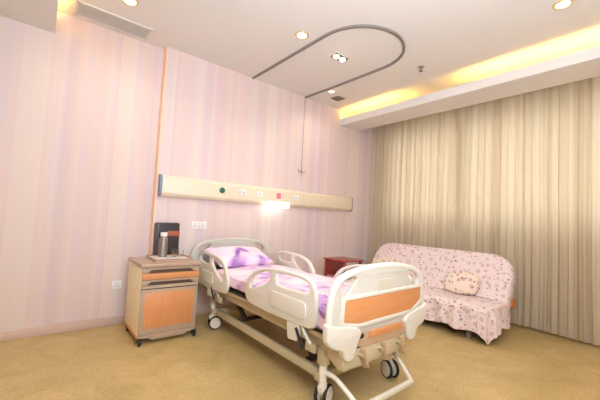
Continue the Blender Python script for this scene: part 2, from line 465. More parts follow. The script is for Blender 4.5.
def downlight(x, y, r, label, power):
    t = empty('down_light', (x, y, H), label, 'ceiling light', 'round downlights recessed in the ceiling')
    MB().lathe([(r*.72, -.001), (r*.74, -.007), (r, -.006), (r*1.04, 0)], n=28, mtx=Matrix.Translation((x, y, H))).build('ring', M['gold'], t, origin=(x, y, H))
    MB().lathe([(0, -.004), (r*.5, -.004), (r*.72, -.001)], n=24, mtx=Matrix.Translation((x, y, H-.0015))).build('bulb', M['lamp'], t, origin=(x, y, H))
    l = spotlight(0, 0, -.03, power); C.objects.link(l); l.parent = t
    return t
P = 30
downlight(.459, 2.935, .062, 'round gold-rimmed downlight beside the long ceiling vent', P*.6)
downlight(1.8, 2.306, .062, 'round downlight just outside the near leg of the curved curtain track', P*.8)
downlight(2.93, 3.04, .05, 'small round downlight beside the far leg of the curtain track, near the square vent', P*.5)
downlight(2.958, .594, .062, 'round downlight nearest the camera, at the top right of the ceiling', P*.3)
downlight(1.0, .3, .062, 'added unseen fill downlight in the ceiling over the camera', P*1.5)  # this and the next two: unseen lamps added to brighten the room
downlight(-.9+1.2, -.9, .062, 'added unseen fill downlight in the ceiling behind the camera at left', P*1.5)
downlight(2.6, -.9, .062, 'added unseen fill downlight in the ceiling behind the camera at right', P*.25)
# twin square spot in the middle of the track
tw = empty('twin_spotlight', (2.345, 2.34, H), 'recessed ceiling fitting with two small spotlights inside the curved curtain track', 'ceiling light')
fr = MB()
fr.prism([(2.25, 2.28), (2.44, 2.28), (2.44, 2.40), (2.25, 2.40)], 'z', H-.006, H, M['whitesteel'])
fr.build('frame', None, tw)
for x in (2.298, 2.392):
    MB().box((x-.043, 2.292, H-.0085), (x+.043, 2.388, H-.006), bev=.001).build('housing', M['dark'], tw)
    MB().lathe([(0, -.03), (.02, -.026), (.031, -.012), (.033, -.0085)], n=20, mtx=Matrix.Translation((x, 2.34, H))).build('bulb', M['lamp'], tw, origin=(x, 2.34, H))
l = spotlight(0, 0, -.05, P*.8); C.objects.link(l); l.parent = tw

v = empty('ceiling_vent', (.41, 3.37, H), 'long grey slatted air vent in the ceiling above the left wallpaper', 'vent')
f = MB()
vx0, vx1, vy0, vy1 = .115, .725, 3.235, 3.485
for a, b in (((vx0, vy0), (vx1, vy0+.022)), ((vx0, vy1-.022), (vx1, vy1)), ((vx0, vy0), (vx0+.022, vy1)), ((vx1-.022, vy0), (vx1, vy1))):
    f.box((a[0], a[1], H-.01), (b[0], b[1], H), bev=.002)
f.build('frame', M['ceiling'], v)
f = MB(); f.box((vx0+.02, vy0+.02, H-.003), (vx1-.02, vy1-.02, H), M['vent'])
n = 14
for i in range(n):
    y = vy0+.03+(vy1-vy0-.06)*i/(n-1)
    f.box((vx0+.02, y-.0065, H-.009), (vx1-.02, y+.0045, H-.0065), M['vent'], rot=Matrix.Rotation(.25, 3, 'X'))
f.build('slats', None, v)
v = empty('ceiling_vent', (3.16, 3.14, H), 'small square dark vent in the ceiling near the window cove', 'vent')
MB().box((3.07, 3.05, H-.008), (3.25, 3.23, H), bev=.002).build('frame', M['vent'], v)
f = MB()
for i in range(7):
    y = 3.075+.13*i/6; f.box((3.085, y-.006, H-.012), (3.235, y+.004, H-.0085))
f.build('slats', M['ventd'], v)
s = empty('sprinkler', (3.13, 1.855, H), 'small dark fire sprinkler head on the bare ceiling', 'sprinkler')
MB().lathe([(0, -.006), (.032, -.005), (.036, 0)], n=20, mtx=Matrix.Translation((3.13, 1.855, H))).build('plate', M['alu'], s, origin=(3.13, 1.855, H))
MB().lathe([(0, -.05), (.02, -.048), (.02, -.045), (.006, -.043), (.008, -.012), (.012, -.006), (0, -.005)], n=14, mtx=Matrix.Translation((3.13, 1.855, H))).build('head', M['ventd'], s, origin=(3.13, 1.855, H))

# curved curtain track
pts = [(1.955, YW-.01, 0), (1.955, 3.0, 0), (1.955, 2.5, 0), (1.955, 2.15, 0)]
for k in range(1, 24):
    a = PI+PI*k/24; pts.append((2.4+.445*math.cos(a), 2.13+.45*math.sin(a), 0))
pts += [(2.845, 2.15, 0), (2.845, 2.5, 0), (2.835, 3.0, 0), (2.82, YW-.01, 0)]
rail = MB(); t = bmesh.new(); prof = [(-.011, 0), (-.011, -.020), (-.004, -.020), (-.004, -.012), (.004, -.012), (.004, -.020), (.011, -.020), (.011, 0)]
rings = []
for i, p in enumerate(pts):
    d = Vector(pts[min(i+1, len(pts)-1)])-Vector(pts[max(i-1, 0)]); d.normalize(); nrm = Vector((d.y, -d.x, 0))
    rings.append([t.verts.new(Vector((p[0], p[1], H))+nrm*u+Vector((0, 0, w_))) for u, w_ in prof])
for A, B in zip(rings, rings[1:]):
    for k in range(len(prof)): t.faces.new((A[k], A[(k+1) % len(prof)], B[(k+1) % len(prof)], B[k]))
t.faces.new(rings[0]); t.faces.new(rings[-1][::-1]); bmesh.ops.recalc_face_normals(t, faces=t.faces)
rail._merge(t, M['track'], False)
tag(rail.build('curtain_track'), 'U-shaped aluminium privacy track on the ceiling above the bed', 'curtain rail')

# hanging rod with hooks
h = empty('drip_hook_rod', (2.805, 3.44, 1.68), 'thin metal rod with two small hooks hanging from the end of the curved track', 'hook')
f = MB().tube([(2.805, 3.44, 1.79), (2.805, 3.44, 2.82)], .003, n=8)
for k in range(9): f.lathe([(0, -.010), (.006, -.005), (.006, .005), (0, .010)], n=8, mtx=Matrix.Translation((2.805, 3.44, 1.86+.115*k)))
f.build('rod', M['steel'], h)
for sx in (-1, 1):
    MB().tube(smooth_path([(2.805, 3.44, 1.80), (2.805+sx*.02, 3.437, 1.77), (2.805+sx*.05, 3.43, 1.76), (2.805+sx*.065, 3.43, 1.78), (2.805+sx*.06, 3.43, 1.80)], 5), .005, n=8).build('hook', M['steel'], h)
MB().tube([(2.805, 3.44, 1.80), (2.806, 3.44, 1.70)], .006, n=8).build('stem', M['steel'], h)

# ------------------------------------------------------------------ head wall service panel
pn = empty('bedhead_service_panel', (2.39, YW, 1.28), 'long cream medical service panel running along the striped wall above the bed', 'service panel')
px0, px1 = .938, 3.86
prof = [(YW, 1.278), (YW-.045, 1.278), (YW-.066, 1.31), (YW-.068, 1.46), (YW-.05, 1.492), (YW, 1.495)]
MB().prism(prof, 'x', px0+.022, px1-.02, bev=.003).build('body', M['panel'], pn)
for a, b, mm in ((px0, px0+.022, M['bluegrey']), (px1-.02, px1, M['socketgrey'])):
    pr = [(YW, 1.274), (YW-.047, 1.274), (YW-.07, 1.308), (YW-.072, 1.462), (YW-.052, 1.496), (YW, 1.499)]
    MB().prism(pr, 'x', a, b, bev=.003).build('end_cap', mm, pn)
for x, kind in ((1.616, 'v'), (1.865, 's2'), (2.122, 's1'), (2.696, 's1')):
    if kind == 'v':
        f = MB().lathe([(0, 0), (.03, 0), (.034, -.004), (.034, -.01)], M['green'], 20, Matrix.Translation((x, YW-.078, 1.394)) @ Matrix.Rotation(PI/2, 4, 'X'))
        f.lathe([(0, 0), (.012, 0), (.013, -.012)], M['steel'], 14, Matrix.Translation((x, YW-.09, 1.394)) @ Matrix.Rotation(PI/2, 4, 'X'))
        f.build('gas_outlet', None, pn, label='round green gas outlet')
    else:
        wd = .058 if kind == 's2' else .044
        f = MB().box((x-wd, YW-.077, 1.362), (x+wd, YW-.067, 1.428), M['socket'], bev=.003)
        for k in ((-.026, .026) if kind == 's2' else (0,)):
            for dx in (-.008, .008): f.box((x+k+dx-.003, YW-.079, 1.385), (x+k+dx+.003, YW-.0765, 1.407), M['socketgrey'])
        f.build('power_socket', None, pn)
MB().box((2.38, YW-.0715, 1.362), (2.445, YW-.067, 1.435), bev=.001).build('label_plate', M['pink'], pn, label='small pink label')
rl = empty('reading_lamp', (2.38, YW-.07, 1.235), 'short bright white lamp fixed low on the service panel above the bed', 'lamp')
MB().box((2.20, YW-.15, 1.313), (2.55, YW-.066, 1.33), bev=.004).build('housing', M['whitesteel'], rl)
MB().box((2.21, YW-.145, 1.245), (2.54, YW-.078, 1.3125), bev=.012, seg=3).build('diffuser', M['reading'], rl)

def socket(xs, z, w, y, label, n):
    o = empty('wall_socket', ((xs[0]+xs[-1])/2, y, z-w/2), label, 'socket')
    for x in xs:
        f = MB().box((x-w/2, y-.009, z-w/2), (x+w/2, y, z+w/2), M['socket'], bev=.004)
        for dx in (-.012, .012): f.box((x+dx-.003, y-.0105, z-.016), (x+dx+.003, y-.0085, z-.001), M['socketgrey'])
        f.box((x-.003, y-.0105, z+.008), (x+.003, y-.0085, z+.02), M['socketgrey'])
        f.build('face_plate', None, o)
socket([.652], .382, .086, YL, 'single white wall socket low on the wallpaper left of the bedside cabinet', 1)
socket([1.353, 1.441], .985, .086, YW, 'pair of white wall socket plates between cabinet and bed headboard', 2)

# ------------------------------------------------------------------ bedside cabinet
cab = empty('bedside_cabinet', (.955, 3.15, 0), 'wheeled bedside cabinet with pale sides and orange wood-look drawer and door', 'cabinet')
cx0, cx1, cy0, cy1 = .712, 1.205, 2.90, 3.385
f = MB()
f.box((cx0, cy0+.012, .075), (cx0+.018, cy1, .634), bev=.002).box((cx1-.018, cy0+.012, .075), (cx1, cy1, .634), bev=.002)
f.box((cx0+.018, cy1-.012, .075), (cx1-.018, cy1, .634)).box((cx0+.018, cy0+.03, .075), (cx1-.018, cy1-.012, .095))
f.build('body', M['sidewood'], cab)
MB().box((cx0+.018, cy0+.04, .095), (cx1-.018, cy0+.045, .634)).build('inner_front', M['gap'], cab)
MB().box((cx0-.012, cy0-.012, .637), (cx1+.008, cy1+.006, .669), bev=.008, seg=3).build('cabinet_top', M['taupetop'], cab)
MB().box((cx0-.002, cy0+.004, .05), (cx0+.016, cy1, .076), bev=.002).build('side_trim', M['orange_h'], cab)
# pull-out board with recessed grip under the top
def grip_band(z0, z1, name, par, cut_top=True):
    xs0, xs1 = cx0+.003, cx1-.003
    d = (z1-z0)*.62
    a, b = xs0+.075, xs1-.075
    if cut_top: pts = [(xs0, z0), (xs1, z0), (xs1, z1), (b+.03, z1), (b, z1-d), (a, z1-d), (a-.03, z1), (xs0, z1)]
    else: pts = [(xs0, z0), (a-.03, z0), (a, z0+d), (b, z0+d), (b+.03, z0), (xs1, z0), (xs1, z1), (xs0, z1)]
    return MB().prism(pts, 'y', cy0, cy0+.03, bev=.002)
grip_band(.590, .633, 'pull_board', cab, False).build('pull_board', M['taupe'], cab)
dr = MB().box((cx0+.003, cy0-.006, .534), (cx1-.003, cy0+.03, .587), bev=.006, seg=3).build('drawer', M['orange_h'], cab, label='narrow orange wood-look drawer front')
grip_band(.488, .531, 'drawer_grip', cab, False).build('drawer_grip', M['taupe'], dr)
dz0, dz1 = .078, .484
dr = MB().box((cx0+.003, cy0, dz0), (cx1-.003, cy0+.03, dz1), bev=.006, seg=3).build('door', M['taupe'], cab)
MB().box((cx0+.038, cy0-.003, .128), (cx1-.038, cy0+.002, .426), bev=.002).build('door_panel', M['orange'], dr, label='orange wood-look inset panel')
MB().box((cx0+.003, cy0-.004, .455), (cx1-.003, cy0+.002, .462), bev=.001).build('door_strip', M['dark'], dr)
MB().prism([(cx0+.004, .076), (cx0+.004, .055), (cx0+.09, .05), (cx0+.115, .03), (cx1-.1, .03), (cx1-.075, .05), (cx1-.004, .055), (cx1-.004, .076)], 'y', cy0-.004, cy0+.4, bev=.002).build('plinth', M['taupe'], cab)
for x in (cx0+.018, cx1-.018):
    for y in (cy0+.005, cy1-.05):
        w = MB().lathe([(0, -.011), (.022, -.011), (.027, -.006), (.027, .006), (.022, .011), (0, .011)], M['black'], 18, Matrix.Translation((x, y-.02, .027)) @ Matrix.Rotation(PI/2, 4, 'Y'))
        w.lathe([(0, -.0125), (.009, -.0125), (.011, -.011)], M['chrome'], 12, Matrix.Translation((x, y-.02, .027)) @ Matrix.Rotation(PI/2, 4, 'Y'))
        w.box((x-.016, y-.03, .05), (x+.016, y+.02, .058), M['black'], bev=.002)
        w.bar((x-.014, y-.015, .028), (x-.014, y+.005, .054), .003, .014, M['black'], bev=0).bar((x+.014, y-.015, .028), (x+.014, y+.005, .054), .003, .014, M['black'], bev=0)
        w.build('caster', None, cab)

T = .6695
tr = empty('serving_tray', (1.03, 3.22, T), 'white rectangular tray with brown rim on top of the bedside cabinet', 'tray')
R = Matrix.Rotation(0, 3, 'Z')
MB().plate(round_poly([(.85, 3.02), (1.19, 3.02), (1.19, 3.36), (.85, 3.36)], .03), [], .008, .003, Matrix.Translation((0, 0, T+.005)), M['tray']).build('base', None, tr)
rim = round_poly([(.85, 3.02), (1.19, 3.02), (1.19, 3.36), (.85, 3.36)], .03)
MB().tube([(x, y, T+.012) for x, y in rim], .0055, closed=True, n=8).build('rim', M['trayrim'], tr)
TT = T+.0095
th = empty('thermos_flask', (.975, 3.27, TT), 'tall steel thermos flask with white lid on the tray', 'flask')
mt = Matrix.Translation((.975, 3.27, TT))
MB().lathe([(0, 0), (.038, 0), (.042, .004), (.042, .165), (.039, .18), (.026, .198), (0, .2)], n=28, mtx=mt).build('body', M['flask'], th)
MB().lathe([(.027, .198), (.031, .2), (.032, .228), (.028, .236), (0, .238)], n=24, mtx=mt).build('lid', M['socket'], th)
for x, y, lb in ((1.075, 3.25, 'clear drinking glass on the tray, nearer the flask'), (1.148, 3.27, 'clear drinking glass on the tray, nearer the bed')):
    g = MB().lathe([(0, 0), (.026, 0), (.033, .075), (.0315, .075), (.0245, .006), (0, .006)], n=22, mtx=Matrix.Translation((x, y, TT))).build('drinking_glass', M['glass'])
    tag(g, lb, 'glass', 'drinking glasses on the tray')
fo = empty('menu_folder', (1.04, 3.42, T), 'black upright folder with a brown label band standing behind the flask', 'folder')
rx = Matrix.Rotation(-.06, 4, 'X')
mt = Matrix.Translation((0, 3.405, T+.001)) @ rx
f = MB().plate(round_poly([(.925, 0), (1.172, 0), (1.172, .335), (.925, .335)], .02), [], .016, .003, mt @ MX_XZ(0), M['folder']); f.build('cover', None, fo)
f = MB().box((1.05, -.011, .195), (1.174, -.0075, .25), M['brown'], bev=.001); bmesh.ops.transform(f.bm, matrix=mt, verts=f.bm.verts); f.build('label_band', None, fo)
f = MB().tube([(.96, -.010, .01), (.96, -.010, .33)], .0025, M['steel'], n=6); bmesh.ops.transform(f.bm, matrix=mt, verts=f.bm.verts); f.build('cord', None, fo)

# ------------------------------------------------------------------ hospital bed
bed = empty('hospital_bed', (1.75, 2.25, 0), 'white adjustable hospital bed with orange footboard panel and folding side rails', 'bed')
BX = 1.75
def board_outline(k=0.):
    half = [(.0, .853), (.12, .851), (.25, .837), (.35, .815), (.425, .778), (.458, .72), (.472, .64), (.478, .56)]
    R_ = [(BX+x, z) for x, z in half]; L_ = [(BX-x, z) for x, z in half[1:]][::-1]
    return L_, R_
L_, R_ = board_outline()
# footboard: moulded frame with two grip openings
def footboard(y, parent, front):
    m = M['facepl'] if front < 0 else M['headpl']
    top = L_+R_
    out = smooth_poly(top+[(BX+.48, .50), (BX+.40, .46), (BX-.40, .46), (BX-.48, .50)], 5)
    hl = [(-.395, .705), (-.405, .735), (-.385, .768), (-.335, .789), (-.285, .795), (-.265, .783), (-.275, .765), (-.31, .73), (-.355, .69), (-.385, .675)]
    holes = [smooth_poly([(BX+x, z) for x, z in hl], 4), smooth_poly([(BX-x, z) for x, z in hl][::-1], 4)]
    return MB().plate(out, holes, .034, .010, MX_XZ(y), m)
FY = 1.262
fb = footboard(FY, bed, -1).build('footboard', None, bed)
# thick tubular rim over the top edge
def rim(y, m, par, r=.021):
    p = [(BX-.474, y, .55), (BX-.468, y, .64), (BX-.452, y, .715), (BX-.415, y, .772), (BX-.345, y, .806), (BX-.24, y, .828), (BX-.12, y, .841), (BX, y, .845)]
    q = [(2*BX-a, b_, c_) for a, b_, c_ in p[:-1]][::-1]
    return MB().tube(smooth_path(p+q, 4), r, m, n=14).build('rim_tube', None, par)
rim(FY, M['white'], fb)
FF = FY-.017
# orange panel (hexagonal ends) with raised white border
hexo = [(BX-.37, .668), (BX+.425, .675), (BX+.428, .59), (BX+.31, .532), (BX-.24, .522), (BX-.375, .548)]
MB().plate(round_poly([(x, z) for x, z in hexo], .012), [], .012, .003, MX_XZ(FF-.001), M['orange_h']).build('footboard_panel', None, fb, label='wide orange wood-look panel')
bd = [(BX-.395, .69), (BX+.448, .697), (BX+.452, .58), (BX+.318, .508), (BX-.24, .498), (BX-.40, .53)]
MB().plate(round_poly(bd, .015), [round_poly(hexo, .012)[::-1]], .018, .005, MX_XZ(FF-.003), M['white']).build('panel_border', None, fb)
MB().plate(round_poly([(BX-.06, .69), (BX+.095, .69), (BX+.095, .762), (BX+.03, .765), (BX+.018, .75), (BX+.006, .765), (BX-.06, .762)], .008), [], .008, .002, MX_XZ(FF-.001), M['badge']).build('badge', None, fb, label='grey maker badge')
# lower moulded skirt: bumper corners and the crank recess
for sgn in (-1, 1):
    oc = [(.505, .565), (.505, .455), (.45, .412), (.38, .395), (.365, .345), (.335, .322), (.285, .328), (.25, .42), (.215, .47), (.26, .51), (.36, .53), (.44, .535)]
    o2 = round_poly([(BX+sgn*x, z) for x, z in oc][::sgn], .03)
    MB().plate(o2, [], .052, .014, MX_XZ(FY-.010), M['white']).build('corner_bumper', None, fb)
MB().plate(round_poly([(BX-.28, .50), (BX+.3, .50), (BX+.32, .46), (BX+.29, .40), (BX+.22, .37), (BX-.2, .37), (BX-.25, .40)], .02), [], .03, .006, MX_XZ(FY+.0), M['tanmetal']).build('lower_skirt', None, fb)
MB().box((BX-.135, FF-.006, .418), (BX+.215, FF+.004, .462), bev=.003).build('lower_panel', M['orange_h'], fb, label='narrow orange strip below the main panel')
for x in (BX-.21, BX+.27):
    f = MB().lathe([(0, -.006), (.012, -.006), (.016, 0)], M['black'], 14, Matrix.Translation((x, FF-.001, .445)) @ Matrix.Rotation(-PI/2, 4, 'X') @ Matrix.Scale(1.5, 4, (1, 0, 0)))
    f.build('catch', None, fb)
# headboard: same moulding, plain, closer to the wall
HY = 3.30
hb = footboard(HY, bed, 1).build('headboard', None, bed)
rim(HY, M['headpl'], hb, .019)
MB().plate(round_poly([(BX-.2, .60), (BX+.2, .60), (BX+.2, .74), (BX-.2, .74)], .05), [], .012, .004, MX_XZ(HY-.016), M['headpl']).build('panel_relief', None, hb)

# chassis
f = MB()
XA, XB = 1.43, 2.07
for x in (XA, XB):
    f.bar((x, 1.42, .172), (x, 2.98, .172), .035, .055, bev=.004)
for y in (1.44, 2.96): f.bar((XA, y, .172), (XB, y, .172), .04, .05, bev=.004)
f.build('base_frame', M['cream'], bed)
f = MB()
for x in (XA-.01, XB+.01): f.bar((x, 1.32, .372), (x, 3.24, .372), .035, .06, bev=.004)
for y in (1.36, 2.0, 2.6, 3.2): f.bar((XA, y, .372), (XB, y, .372), .035, .05, bev=.004)
f.build('upper_frame', M['cream'], bed)
f = MB()
for x in (XA+.09, XB-.09):
    for y0, y1 in ((1.62, 1.82), (2.55, 2.8)): f.bar((x, y0, .19), (x, y1, .36), .03, .04)
f.bar((XA+.02, 1.62, .19), (XB-.02, 1.62, .19), .03, .03).bar((XA+.02, 2.55, .19), (XB-.02, 2.55, .19), .03, .03)
f.tube([(BX, 1.5, .30), (BX, 2.4, .27)], .018)
f.tube([(BX-.15, 1.5, .30), (BX-.15, 2.7, .27)], .014)
f.build('lift_linkage', M['dark'], bed)
f = MB()
f.box((1.37, 1.31, .408), (2.13, 3.25, .440), bev=.006)
f.build('platform', M['cream'], bed)
f = MB()
f.box((1.362, 2.28, .440), (2.138, 3.25, .462), bev=.006).box((1.362, 1.31, .440), (2.138, 2.24, .462), bev=.006)
f.build('deck', M['mattress'], bed)
# corner posts and swivel casters
def caster(x, y, yaw, lb):
    p = MB().box((x-.028, y-.03, .25), (x+.028, y+.03, .345), M['cream'], bev=.006)
    p.bar((x, y, .172), (x, y+(.05 if y < 2 else -.05), .172), .05, .05, M['cream'])
    p.lathe([(.022, .0), (.024, .002), (.024, .13), (.022, .135)], M['whitesteel'], 20, Matrix.Translation((x, y, .13)))
    post = p.build('corner_post', None, bed)
    R = Matrix.Translation((x, y, 0)) @ Matrix.Rotation(yaw, 4, 'Z')
    ca = MB()
    ca.lathe([(0, .132), (.026, .13), (.03, .12), (.03, .095), (0, .09)], M['whitesteel'], 20, R)
    t = MB().prism(smooth_poly([(-.03, .135), (.03, .13), (.02, .08), (-.01, .045), (-.045, .045), (-.055, .09)], 4), 'y', -.014, .014, M['whitesteel'], bev=.003)
    bmesh.ops.transform(t.bm, matrix=R, verts=t.bm.verts)
    me = bpy.data.meshes.new('t'); t.bm.to_mesh(me)
    i0 = ca.mi(M['whitesteel'])
    ca.bm.from_mesh(me)
    cobj = ca.build('caster', None, bed)
    for sg in (-1, 1):
        W = R @ Matrix.Translation((-.028, sg*.028, .0645)) @ Matrix.Rotation(PI/2, 4, 'X')
        w = MB().lathe([(.050, -.010), (.059, -.011), (.0635, -.006), (.0645, 0), (.0635, .006), (.059, .011), (.050, .010)], M['black'], 30, W)
        w.lathe([(0, -.014), (.032, -.015), (.052, -.0115), (.052, .0115), (.032, .015), (0, .014)], M['white'], 30, W)
        w.build('wheel', None, cobj)
caster(1.405, 1.415, 3.5, '')
caster(2.085, 1.43, 1.25, '')
caster(1.405, 2.98, 2.85, '')
caster(2.10, 2.98, .6, '')
# U-shaped brake bar at the foot
f = MB()
f.tube(smooth_path([(1.41, 1.40, .205), (1.42, 1.33, .20), (1.43, 1.26, .165), (1.445, 1.16, .10)], 6), .0145, M['whitesteel'])
f.tube(smooth_path([(2.07, 1.42, .21), (2.04, 1.34, .195), (1.99, 1.22, .135), (1.96, 1.16, .105)], 6), .0145, M['whitesteel'])
f.bar((1.438, 1.16, .098), (1.966, 1.16, .102), .028, .024, M['whitesteel'])
f.build('brake_bar', None, bed)
# crank housing and three folded cranks
f = MB().prism([(1.25, .27), (1.29, .262), (1.42, .33), (1.42, .36), (1.25, .37)], 'x', 1.40, 2.02, M['cream'], bev=.004)
f.build('crank_housing', None, bed)
for x in (1.53, 1.72, 1.91):
    ck = MB().tube([(x, 1.30, .335), (x, 1.215, .345)], .011, M['cream'])
    ck.bar((x-.004, 1.215, .385), (x+.028, 1.21, .275), .016, .03, M['tanmetal'], up=(0, 1, 0)).tube([(x+.028, 1.21, .28), (x+.034, 1.24, .27)], .011, M['tanmetal'])
    ck.build('crank', None, bed)

# side rails (moulded, near and far, head and foot)
foot_out = [(2.245, .511), (2.24, .59), (2.16, .68), (2.02, .737), (1.85, .762), (1.70, .768), (1.57, .765), (1.475, .742), (1.43, .693), (1.415, .574), (1.42, .495), (1.455, .460), (1.563, .448), (1.9, .440), (2.14, .445), (2.22, .468)]
foot_h1 = [(2.175, .565), (2.165, .625), (2.09, .685), (1.96, .724), (1.915, .718), (1.912, .69), (1.935, .655), (2.0, .62), (2.09, .587)]
foot_h2 = [(1.835, .70), (1.82, .732), (1.72, .738), (1.57, .739), (1.495, .715), (1.482, .68), (1.50, .662), (1.6, .657), (1.73, .652), (1.82, .658)]
head_out = [(2.60, .635), (2.66, .69), (2.76, .724), (2.93, .744), (3.08, .745), (3.17, .735), (3.222, .705), (3.225, .66), (3.22, .52), (3.19, .430), (3.10, .414), (2.85, .410), (2.66, .415), (2.575, .44), (2.55, .50), (2.56, .57)]
head_h = [(2.625, .565), (2.66, .635), (2.73, .682), (2.83, .706), (2.885, .698), (2.90, .665), (2.86, .62), (2.80, .585), (2.73, .55), (2.65, .525)]
head_h2 = [(2.955, .695), (2.97, .712), (3.05, .715), (3.14, .708), (3.18, .69), (3.175, .655), (3.12, .64), (3.0, .635), (2.96, .65)]
def side_rail(x, out, holes, rec, sgn):
    r = MB().plate(smooth_poly(out, 4), [smooth_poly(h_, 4) for h_ in holes], .030, .011, MX_YZ(x), M['white']).build('side_rail', None, bed)
    y0, y1, z0, z1 = rec
    rp = round_poly([(y0, z0), (y1, z0), (y1, z1), (y0, z1)], .045)
    MB().plate(rp, [], .012, .005, MX_YZ(x+sgn*.0150), M['white']).build('grip_relief', None, r)
    # folding link with gas damper below
    ym = (y0+y1)/2-.08
    f = MB()
    f.plate(round_poly([(ym-.045, .345), (ym+.06, .335), (ym+.075, .45), (ym-.05, .46)], .02), [], .03, .006, MX_YZ(x-sgn*.004), M['white'])
    f.tube(smooth_path([(x-sgn*.005, ym-.07, .455), (x-sgn*.01, ym-.09, .41), (x-sgn*.02, ym-.14, .355)], 4), .012, M['white'])
    f.bar((x-sgn*.02, ym-.19, .34), (x-sgn*.02, ym-.10, .34), .02, .05, M['cream'])
    f.build('hinge_link', None, r)
    MB().bar((x+sgn*.014, ym-.03, .43), (x+sgn*.014, ym-.105, .325), .012, .02, M['black']).build('damper', None, r, label='black gas damper')
for sgn, x, df, dh in ((-1, 1.335, 0, 0), (1, 2.195, -.12, -.18)):
    sh = lambda P_, d: [(a+d, b) for a, b in P_]
    side_rail(x, sh(foot_out, df), [sh(foot_h1, df), sh(foot_h2, df)], (1.50+df, 1.905+df, .492, .605), sgn)
    side_rail(x, sh(head_out, dh), [sh(head_h, dh), sh(head_h2, dh)], (2.84+dh, 3.12+dh, .455, .565), sgn)

# mattress
mm = MB().box((1.375, 1.335, .463), (2.125, 3.255, .575), bev=.03, seg=3).build('mattress', M['mattress'])
tag(mm, 'dark-based foam mattress on the hospital bed under the flowered quilt', 'mattress')

# quilt: shell over mattress, hanging a little at both long sides and the foot
def quilt_fn(u, v):
    # u along y (foot->head), v across x
    y = 1.312+u*(2.93-1.312)
    W = .395; drop = .095+(.03 if y < 1.62 else .03*max(0, 1-(y-1.62)/.2))+.012*noise.noise(Vector((y*4, 3, v*2)))
    s = (v-.5)*2*(W+drop)      # arc coordinate across
    if abs(s) <= W: x = BX+s; z = .592
    else:
        e = abs(s)-W; x = BX+math.copysign(W+.004+.008*noise.noise(Vector((y*9, e*8, 1))), s); z = .592-e
    # rounded shoulders
    k = max(0, abs(s)-(W-.05))
    if abs(s) <= W: z -= .012*(k/.05)**2
    top = max(0., 1-max(0, (abs(s)-W+.02))/.04)
    wr = .010*noise.noise(Vector((x*3.2, y*3.6, 4)))+.006*noise.noise(Vector((x*9, y*7, 8)))
    puff = .012*(1-min(1, abs(s)/W)**4)
    # thick lilac folds across the quilt near the foot
    fold = 0
    for yc, a, wd in ((1.60, .016, .030), (1.52, .012, .022)):
        yy = y-yc-.05*(x-BX)-.012*math.sin(x*11)
        fold += a*math.exp(-(yy/wd)**2)*(1/(1+math.exp((x-1.62)*14)))
    z += (wr+puff+fold)*top
    edge = min(u, 1-u)*1.62
    if edge < .03: z -= .02*(1-edge/.03)
    return (x, y, max(z, .467))
q = MB(); q.grid(110, 80, quilt_fn, M['bedding'], uv=True)
pi_ = q.mi(M['purple'])
for f_ in q.bm.faces:
    cc = f_.calc_center_median()
    if cc.x < 1.56 and cc.y < 1.70 or cc.y < 1.40: f_.material_index = pi_
q = q.build('quilt', None, sharp=0)
so = q.modifiers.new('thick', 'SOLIDIFY'); so.thickness = .012; so.offset = 1
tag(q, 'pink and lilac flowered quilt spread over the hospital bed mattress', 'quilt')

# pillow: closed cushion, propped against the headboard
def pillow_mesh(w, d, h, seed, rnd=0., nx=36, ny=28):
    t = bmesh.new(); 
    def pt(u, v, sg):
        a = u*2-1; b = v*2-1
        ex = (1-abs(a)**2.6); ey = (1-abs(b)**2.6)
        zz = h/2*(max(0, ex)*max(0, ey))**.42
        shx = 1-.06*(1-b*b)*0; x = a*w/2*(1-.05*(1-abs(b))**1.5*0-.04*(1-b*b)); y = b*d/2*(1-.06*(1-a*a))
        x *= math.sqrt(1-rnd*b*b/2); y *= math.sqrt(1-rnd*a*a/2)
        zz *= 1+.18*noise.noise(Vector((a*2.2+seed, b*2, seed)))
        return (x, y, sg*zz)
    top = [[t.verts.new(pt(i/(nx-1), j/(ny-1), 1)) for j in range(ny)] for i in range(nx)]
    bot = [[top[i][j] if i in (0, nx-1) or j in (0, ny-1) else t.verts.new(pt(i/(nx-1), j/(ny-1), -.8)) for j in range(ny)] for i in range(nx)]
    for G, fl in ((top, 1), (bot, 0)):
        for i in range(nx-1):
            for j in range(ny-1):
                f = (G[i][j], G[i+1][j], G[i+1][j+1], G[i][j+1]); t.faces.new(f if fl else f[::-1])
    return t
t = pillow_mesh(.655, .39, .15, 2.)
bmesh.ops.transform(t, matrix=Matrix.Translation((1.69, 3.03, .685)) @ Matrix.Rotation(.06, 4, 'Z') @ Matrix.Rotation(math.radians(18), 4, 'X'), verts=t.verts)
pm = MB(); pm._merge(t, M['pillow'], True); pm = pm.build('pillow', None, sharp=0)
tag(pm, 'lilac flowered pillow leaning against the headboard of the hospital bed', 'pillow')

# ------------------------------------------------------------------ red side table beyond the bed
rt = empty('red_side_table', (3.07, 2.8, 0), 'glossy red-brown side table between the bed and the window curtains', 'table')
MB().box((2.88, 2.63, .62), (3.25, 3.0, .638), bev=.004).build('table_top', M['red'], rt)
MB().box((2.91, 2.65, .43), (3.22, 2.985, .448), bev=.003).build('shelf', M['red'], rt)
for x in (2.90, 3.20):
    for y in (2.645, 2.955): MB().box((x, y, 0), (x+.03, y+.03, .62), bev=.003).build('leg', M['red'], rt)
MB().box((2.93, 2.965, .448), (3.20, 2.978, .62)).build('back_board', M['red'], rt)

